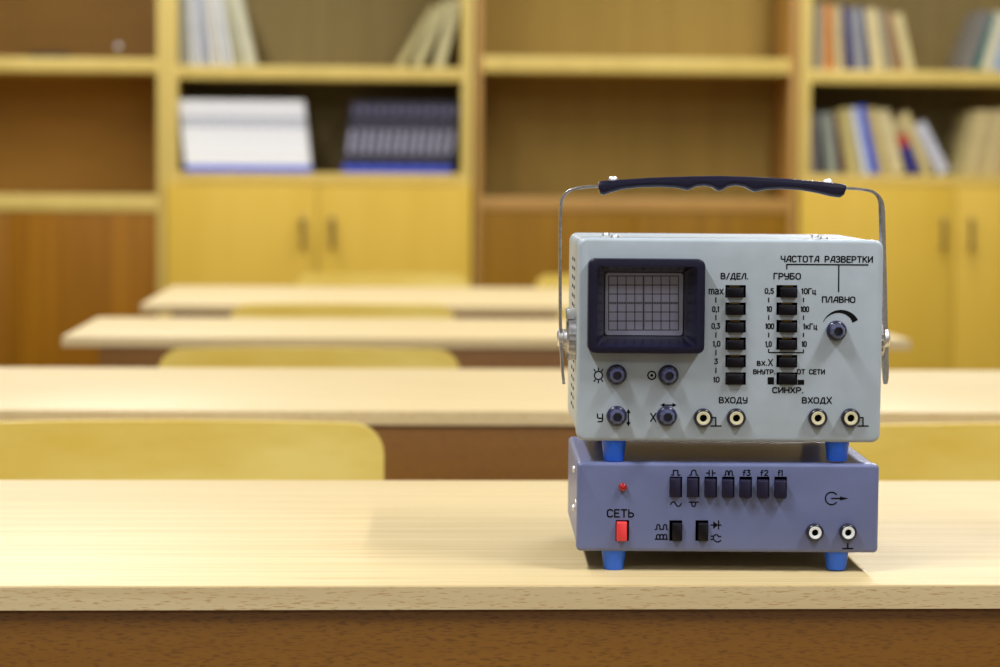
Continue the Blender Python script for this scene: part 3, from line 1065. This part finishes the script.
def Z(px, py):
    return on_y(px, py, YF).z


def hdl(parent, x, z0, z1, y):
    bm = bmesh.new()
    add_tube(bm, [(x, y + 0.001, z0 + 0.008), (x, y - 0.018, z0 + 0.008), (x, y - 0.024, z0 + 0.014), (x, y - 0.024, z1 - 0.014), (x, y - 0.018, z1 - 0.008), (x, y + 0.001, z1 - 0.008)], 0.0065)
    return link('door_handle', bm, M['handle'], parent)


def cabinet(name, label, cat, px0, px1, pc, ul, ur, shelves, base, base_t, mats, group=None, handles=None, split=None, hy=None, base_over=0.0, door_in=None):
    """px0..px1 outer edges, ul/ur upright widths in px, shelves [(ytop, ybottom)], base y of the counter top"""
    ex, ez, eb, edoor = mats
    x0, x1 = X(px0), X(px1)
    u0, u1 = ul * 0.003, ur * 0.003
    c = thing(name, label, cat, ((x0 + x1) / 2, YF, 0), 0, group)
    ox = (x0 + x1) / 2
    w = (x1 - x0) / 2
    zb = Z(pc, base)
    zt = zb - base_t * 0.003
    for a, b in ((-w, -w + u0), (w - u1, w)):
        link('side_panel', box(a, b, 0, DEP, 0.0, ZTOP, 0.001), ex, c, smooth=30)
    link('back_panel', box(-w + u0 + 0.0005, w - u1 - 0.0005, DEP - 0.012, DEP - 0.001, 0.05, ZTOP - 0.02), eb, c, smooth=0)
    link('top_board', box(-w + u0 + 0.0003, w - u1 - 0.0003, 0.001, DEP - 0.013, ZTOP - 0.025, ZTOP - 0.001, 0.001), ex, c, smooth=30)
    for a, b in shelves:
        za, zc = Z(pc, a), Z(pc, b)
        link('shelf', box(-w + u0 + 0.0004, w - u1 - 0.0004, 0.003, DEP - 0.013, zc, za, 0.001), ex, c, smooth=30)
    link('counter_board', box(-w + u0 + 0.0004, w - u1 - 0.0004, -base_over, DEP - 0.013, zt, zb, 0.001), ez, c, smooth=30)
    link('bottom_board', box(-w + u0 + 0.0004, w - u1 - 0.0004, 0.022, DEP - 0.013, 0.06, 0.08, 0.001), ex, c, smooth=30)
    link('plinth', box(-w + u0 + 0.0004, w - u1 - 0.0004, 0.02, 0.035, 0.0, 0.0598, 0.001), ex, c, smooth=30)
    # doors cover the sides below the counter
    sp = (X(split) - ox) if split else 0.0
    da, db, dy0 = (-w + 0.001, w - 0.001, -0.018) if not door_in else (-w + u0 + 0.001, w - u1 - 0.001, 0.002)
    for k, (a, b) in enumerate(((da, sp - 0.0012), (sp + 0.0012, db))):
        dr = link('door', box(a, b, dy0, dy0 + 0.0172, 0.065, zt - 0.002, 0.001), edoor, c, smooth=30)
        if handles:
            hx = X(handles[k], 230) - ox
            hdl(dr, hx, Z(pc, hy[1]), Z(pc, hy[0]), -0.018)
    return c, ox


bcA, oA = cabinet('bookcase', 'open bookcase with white and dark magazine rows above two honey-coloured doors', 'bookcase',
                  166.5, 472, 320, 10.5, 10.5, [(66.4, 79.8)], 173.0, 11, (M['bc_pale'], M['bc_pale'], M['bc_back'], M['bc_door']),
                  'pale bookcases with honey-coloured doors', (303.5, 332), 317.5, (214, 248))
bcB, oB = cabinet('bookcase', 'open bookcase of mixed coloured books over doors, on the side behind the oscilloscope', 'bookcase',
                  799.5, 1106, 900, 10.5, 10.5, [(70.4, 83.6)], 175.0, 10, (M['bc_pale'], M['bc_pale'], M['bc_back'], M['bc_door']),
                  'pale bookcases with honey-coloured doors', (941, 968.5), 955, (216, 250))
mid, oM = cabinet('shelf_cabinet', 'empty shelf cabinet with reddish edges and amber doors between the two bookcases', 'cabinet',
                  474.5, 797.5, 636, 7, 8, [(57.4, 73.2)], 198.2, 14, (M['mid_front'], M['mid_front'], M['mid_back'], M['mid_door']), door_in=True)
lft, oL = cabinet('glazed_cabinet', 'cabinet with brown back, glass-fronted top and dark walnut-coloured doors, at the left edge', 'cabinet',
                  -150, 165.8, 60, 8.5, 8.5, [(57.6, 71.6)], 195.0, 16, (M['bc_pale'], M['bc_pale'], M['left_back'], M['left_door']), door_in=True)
for o in list(mid.children):
    if o.name.startswith('shelf'):
        o.data.materials[0] = M['bc_pale']
# sliding glass panes in the left cabinet's top compartment
zs = Z(60, 57.6)
for k, (a, b, yy) in enumerate(((-140, 18, 0.012), (12, 156, 0.020), )):
    gp = link('glass_pane', box(X(a) - oL, X(b) - oL, yy, yy + 0.004, zs + 0.0002, ZTOP - 0.026), M['glass'], lft, smooth=0)
    if k == 1:
        bm = bmesh.new()
        add_lathe(bm, [(0.008, 0.0), (0.009, -0.006), (0.006, -0.010), (0, -0.011)], (X(118) - oL, yy, Z(118, 46.5)), 'Y', 20)
        link('pull_knob', bm, M['silver'], gp, label='small bright metal pull')


# ------------------------------------------------------------------ books
def make_book(w, h, dp, col, name='book', bands=None, strips=()):
    """cover wraps the spine on the near side; origin at bottom-left of the spine"""
    bm = bmesh.new()
    t = 0.0018
    if bands is None:
        bands = [(0, 1, 0)]
    for a, b, mi in bands:
        add_box(bm, 0, w, 0, t, h * a, h * b, mi=mi)
        add_box(bm, 0, t, t, dp, h * a, h * b, mi=mi)
        add_box(bm, w - t, w, t, dp, h * a, h * b, mi=mi)
    for a, b, mi in strips:
        add_box(bm, w * 0.2, w * 0.8, -0.0004, 0.0, h * a, h * b, mi=mi)
    cols = col if isinstance(col, list) else [col]
    o = link(name, bm, [colmat(c) for c in cols], smooth=0)
    link('pages', box(t, w - t, t, dp - 0.003, 0.003, h - 0.003), M['paper'], o, smooth=0)
    return o


def cluster(side, x_sup, x_end, zs, items, y, z_lift=0.0003):
    """items in order starting at the support: (width, height, lean in degrees >= 0, place function).
    side 'L' leans to the left on a support at the left, 'R' the mirror image. Widths are scaled so the row ends at x_end."""
    sg = 1 if side == 'L' else -1
    span = (x_end - x_sup) * sg

    def layout(k):
        out = []
        prev = None
        for w, h, a, _ in items:
            w = w * k
            a = R(a)
            if prev is None:
                p = h * math.sin(a) + 0.0006
            else:
                x0, w0, h0, a0 = prev
                tx, tz = x0 + w0 * math.cos(a0) - h0 * math.sin(a0), w0 * math.sin(a0) + h0 * math.cos(a0)
                if tz <= h * math.cos(a):
                    p = tx + tz * math.tan(a)
                else:
                    nz = h * math.cos(a)
                    p = x0 + w0 * math.cos(a0) - (nz - w0 * math.sin(a0)) * math.tan(a0) + h * math.sin(a)
                p = max(p, x0 + w0 * math.cos(a0) + w0 * math.sin(a0) * math.tan(a)) + 0.0002
            out.append((p, w))
            prev = (p, w, h, a)
        return out, prev[0] + prev[1] * math.cos(prev[3])
    lo, hi = 0.3, 3.0
    for _ in range(40):
        md = (lo + hi) / 2
        if layout(md)[1] > span:
            hi = md
        else:
            lo = md
    out, _ = layout(lo)
    for (p, w), (_, h, a, fn) in zip(out, items):
        o = fn(w, h)
        t = R(a)
        if side == 'L':
            o.rotation_euler = (0, -t, 0)
            o.location = (x_sup + p, y, zs + z_lift)
        else:
            o.rotation_euler = (0, t, 0)
            o.location = (x_sup - p - w * math.cos(t), y, zs + z_lift + w * math.sin(t))


YB = YF + 0.035
WHT, OFF = (226, 226, 226), (210, 208, 196)
zA1, zA0 = Z(320, 66.4), Z(320, 173.0)
zB1, zB0 = Z(900, 70.4), Z(900, 175.0)
inL, inR = X(166.5) + 10.5 * 0.003, X(472) - 10.5 * 0.003      # inner faces of the first bookcase's sides
jnL, jnR = X(799.5) + 10.5 * 0.003, X(1106) - 10.5 * 0.003


def bk(lb, col, group, bands=None):
    def f(w, h):
        b = make_book(w, h, 0.19, col, bands=bands)
        return tag(b, lb, 'book', group)
    return f


up = [(9, 75, (150, 146, 128), 2, 'grey-buff book nearest the upright in the pale upper group'),
      (9, 75, (196, 196, 196), 3.5, 'light grey book second from the upright in the pale upper group'),
      (8, 72, (164, 166, 176), 5, 'bluish grey book in the middle of the pale upper group'),
      (9, 75, (206, 202, 190), 6.5, 'off-white book beside the bluish grey one in the pale upper group'),
      (9, 75, (206, 206, 204), 8.5, 'pale grey-white book in the pale upper group, third from its leaning end'),
      (8, 74, (178, 172, 136), 10.5, 'khaki book last but one in the pale upper group'),
      (10, 76, (204, 200, 172), 12.5, 'cream book leaning at the open end of the pale upper group')]
cluster('L', inL, X(255, 66), zA1, [(w_ * .003, h_ * .003, a_, bk(lb, c_, 'pale books on the upper shelf')) for w_, h_, c_, a_, lb in up], YB)
up = [(9.5, 70, (196, 186, 138), 15, 'pale buff book leaning against the upright on the upper shelf'),
      (8.5, 70, (186, 176, 126), 25, 'buff book between two other leaning books on the upper shelf'),
      (7, 68, (176, 164, 110), 31, 'khaki book leaning furthest at the upper shelf, right end group')]
cluster('R', inR, X(396, 66), zA1, [(w_ * .003, h_ * .003, a_, bk(lb, c_, 'three leaning buff books')) for w_, h_, c_, a_, lb in up], YB)


def magazines(side, sup, end, n, h, lean, protos, lb, group):
    made = []

    def f(w, hh):
        k = len(made)
        q = protos[k % len(protos)]
        key = k % len(protos)
        if k < len(protos):
            b = make_book(w, hh, 0.2, q[0], 'magazine', q[1], q[2] if len(q) > 2 else ())
        else:
            b = copy_tree(made[key])
        made.append(b)
        return tag(b, lb, 'magazine', group)
    cluster(side, sup, end, zA0, [(0.015, h, lean, f)] * n, YB)


magazines('L', inL, X(311, 170), 24, 0.215, 6, [
    ([(245, 246, 250), (40, 84, 220), (150, 154, 166), (60, 66, 90)], [(0, 0.095, 1), (0.095, 0.64, 0), (0.64, 0.68, 2), (0.68, 0.71, 0), (0.71, 0.76, 2), (0.76, 1, 0)]),
    ([(238, 238, 242), (46, 90, 220), (168, 172, 184), (60, 66, 90)], [(0, 0.095, 1), (0.095, 0.62, 0), (0.62, 0.67, 2), (0.67, 0.70, 0), (0.70, 0.76, 2), (0.76, 1, 0)])],
    'thin white magazine with blue foot, in the white row on the lower shelf', 'white magazines in a row')
D1, D2, DB = (34, 31, 52), (24, 22, 34), (36, 70, 200)
magazines('R', inR, X(342, 170), 13, 0.216, 8, [
    ([D1, DB, (150, 148, 168), (84, 80, 112)], [(0, 0.10, 1), (0.10, 1, 0)], [(0.28, 0.60, 2), (0.14, 0.19, 3), (0.80, 0.93, 3)]),
    ([D2, DB, (134, 132, 152), (110, 104, 134)], [(0, 0.10, 1), (0.10, 1, 0)], [(0.26, 0.60, 2), (0.68, 0.72, 3), (0.84, 0.93, 3)])],
    'dark violet-grey magazine with blue foot, in the dark row on the lower shelf', 'dark magazines in a row')


def row(items, zs, group, end_left, end_right, y_px):
    """left-leaning books first, then the ones leaning right on the far side"""
    def conv(its):
        return [(w_ * .003, h_ * .003, abs(ln), bk(lb, c_, group, [(0, 0.34, 1), (0.34, 0.5, 2), (0.5, 0.72, 3), (0.72, 1, 0)] if isinstance(c_, list) else None)) for _, w_, h_, c_, ln, lb in its]
    cluster('L', jnL, X(end_left, y_px), zs, conv([i for i in items if i[4] <= 0]), YB)
    rt = [i for i in items if i[4] > 0]
    wsum = X(end_right, y_px) - 0
    cluster('R', X(rt[-1][0], y_px) + rt[-1][2] * .003 * math.sin(R(rt[-1][4])), X(end_right, y_px), zs, conv(rt[::-1]), YB)


row([(813.5, 7, 64, (120, 112, 98), -1, 'grey-brown book against the upright, upper shelf of mixed books'),
     (821, 5, 66, (168, 156, 124), -1.5, 'thin buff book beside the orange book, upper shelf'),
     (827, 8, 66, (196, 120, 42), -2, 'orange-brown book on the upper shelf'),
     (836, 8.5, 64, (190, 172, 124), -3.5, 'buff book between the orange and the navy book, upper shelf'),
     (846, 7, 64, (38, 34, 96), -5, 'navy blue book on the upper shelf of mixed books'),
     (855, 10, 62, (142, 142, 144), -6.5, 'wide grey book beside the navy book, upper shelf'),
     (867, 4, 64, (48, 54, 96), -8, 'thin dark blue book between grey and cream books, upper shelf'),
     (873, 10, 62, (214, 196, 142), -9, 'cream book in the middle of the upper shelf group'),
     (885.5, 8, 61, (150, 140, 112), -10.5, 'grey-buff book beside the cream one, upper shelf'),
     (895.5, 6.5, 60, (150, 110, 66), -12, 'brown book second from the leaning end, upper shelf'),
     (904, 9, 58, (206, 190, 134), -14, 'cream book leaning at the open end, upper shelf of mixed books'),
     (974.5, 9, 62, (116, 112, 106), 19, 'grey book leaning into the far end, upper shelf'),
     (984, 4, 60, (44, 110, 104), 17, 'thin teal book leaning at the far end, upper shelf'),
     (996, 9, 60, (206, 200, 172), 15, 'cream book leaning at the far end, upper shelf'),
     (1007, 9, 60, (150, 170, 196), 13, 'pale blue book leaning at the picture edge, upper shelf')],
    zB1, 'mixed books on the upper shelf', 917, 964, 70)
row([(814, 7.5, 62, (112, 106, 102), -3, 'grey book against the upright, lower shelf of mixed books'),
     (822.5, 3, 66, (24, 30, 50), -6, 'thin black-blue book near the upright, lower shelf'),
     (827.5, 9, 62, (140, 146, 130), -7.5, 'grey-green book near the upright, lower shelf'),
     (838, 5, 62, (74, 22, 24), -9, 'dark red book on the lower shelf of mixed books'),
     (845.5, 12, 66, (184, 168, 104), -10.5, 'wide khaki book between dark red and white books, lower shelf'),
     (860, 6, 68, (200, 206, 218), -12, 'white-blue book beside the bright blue one, lower shelf'),
     (868, 7, 70, (48, 78, 190), -13, 'bright blue book on the lower shelf'),
     (878.5, 9, 68, (190, 170, 110), -14, 'khaki book right beside the bright blue one, lower shelf'),
     (890, 10, 66, (212, 196, 146), -15.5, 'cream book in the middle of the lower shelf group'),
     (903.5, 9, 58, [(178, 160, 110), (48, 44, 120), (48, 44, 120), (184, 60, 40)], -20, 'book with red and navy spine label, lower shelf'),
     (917, 8, 66, (204, 186, 130), -23, 'cream book leaning past the red and navy one, lower shelf'),
     (934, 10, 56, (196, 196, 206), -28, 'white book leaning most at the open end, lower shelf'),
     (966.5, 8, 64, (172, 156, 104), 13, 'khaki book first of the far leaning group, lower shelf'),
     (977, 9, 66, (206, 186, 130), 11.5, 'cream book second of the far leaning group, lower shelf'),
     (987.5, 9, 66, (190, 170, 118), 10, 'buff book third of the far leaning group, lower shelf'),
     (998, 9, 66, (204, 184, 128), 9, 'cream book fourth of the far leaning group, lower shelf'),
     (1008, 9, 68, (188, 160, 112), 8, 'tan book at the picture edge, lower shelf')],
    zB0, 'mixed books on the lower shelf', 952, 957, 173)
# dark things on the left cabinet's shelf
bm = bmesh.new()
add_box(bm, 0, 0.12, 0, 0.10, 0, 0.012, 0.002, mi=0)
add_box(bm, 0.004, 0.116, 0.002, 0.097, 0.012, 0.016, 0.001, mi=0)
fl = link('case', bm, plain('dark_slate_case', (46, 44, 50), 0.5), loc=(X(26), YF + 0.06, zs + 0.0003))
tag(fl, 'flat dark case lying on the shelf behind glass at the left', 'case')

# ------------------------------------------------------------------ room
XL, XR, YN, YFAR, ZC = -3.4, 3.9, -3.0, YF + DEP + 0.004, 3.0
struct(link('floor', box(XL, XR, YN, YFAR, -0.1, 0.0), M['floor'], smooth=0))
struct(link('ceiling', box(XL, XR, YN, YFAR, ZC, ZC + 0.1), M['ceiling'], smooth=0))
struct(link('wall_left', box(XL - 0.1, XL, YN, YFAR, 0, ZC), M['wall'], smooth=0))
struct(link('wall_right', box(XR, XR + 0.1, YN, YFAR, 0, ZC), M['wall'], smooth=0))
struct(link('wall_back', box(XL - 0.1, XR + 0.1, YFAR, YFAR + 0.1, 0, ZC), M['wall'], smooth=0))
struct(link('wall_front', box(XL - 0.1, XR + 0.1, YN - 0.1, YN, 0, ZC), M['wall'], smooth=0))

# two rows of ceiling lamps running away from the camera
LX = (O.x - 1.2, O.x + 1.2)
for k, lx in enumerate(LX):
    for j, ly in enumerate((-2.1, 0.62, 2.3, 3.7, 5.1, 6.4)):
        side = 'window' if k == 0 else 'door'
        f = link('ceiling_lamp', box(-0.08, 0.08, -0.62, 0.62, -0.05, 0.0, 0.004), M['housing'], loc=(lx, ly, ZC - 0.0005))
        tag(f, 'long white fluorescent fitting on the ceiling, in a row running away from the camera', 'ceiling lamp', 'fluorescent ceiling lamps')
        ld = bpy.data.lights.new('tube_light', 'AREA')
        ld.shape = 'RECTANGLE'
        ld.size, ld.size_y = 0.05, 1.2
        ld.energy = {-2.1: 24, 0.62: 62, 2.3: 10, 3.7: 32, 5.1: 32, 6.4: 34}[ly]
        ld.color = (0.96, 0.98, 1.0)
        lo = bpy.data.objects.new('tube_light', ld)
        COL.objects.link(lo)
        lo.parent = f
        lo.location = (0, 0, -0.056)

w = bpy.data.worlds.new('world')
w.use_nodes = True
w.node_tree.nodes['Background'].inputs[0].default_value = (0.9, 0.95, 1, 1)
w.node_tree.nodes['Background'].inputs[1].default_value = 0.2
SC.world = w
SC.view_settings.view_transform = 'Standard'
SC.view_settings.look = 'None'
SC.view_settings.gamma = 1
SC.view_settings.exposure = -0.1
SC.view_settings.use_curve_mapping = False
SC.cycles.max_bounces = 8
SC.cycles.use_denoising = True
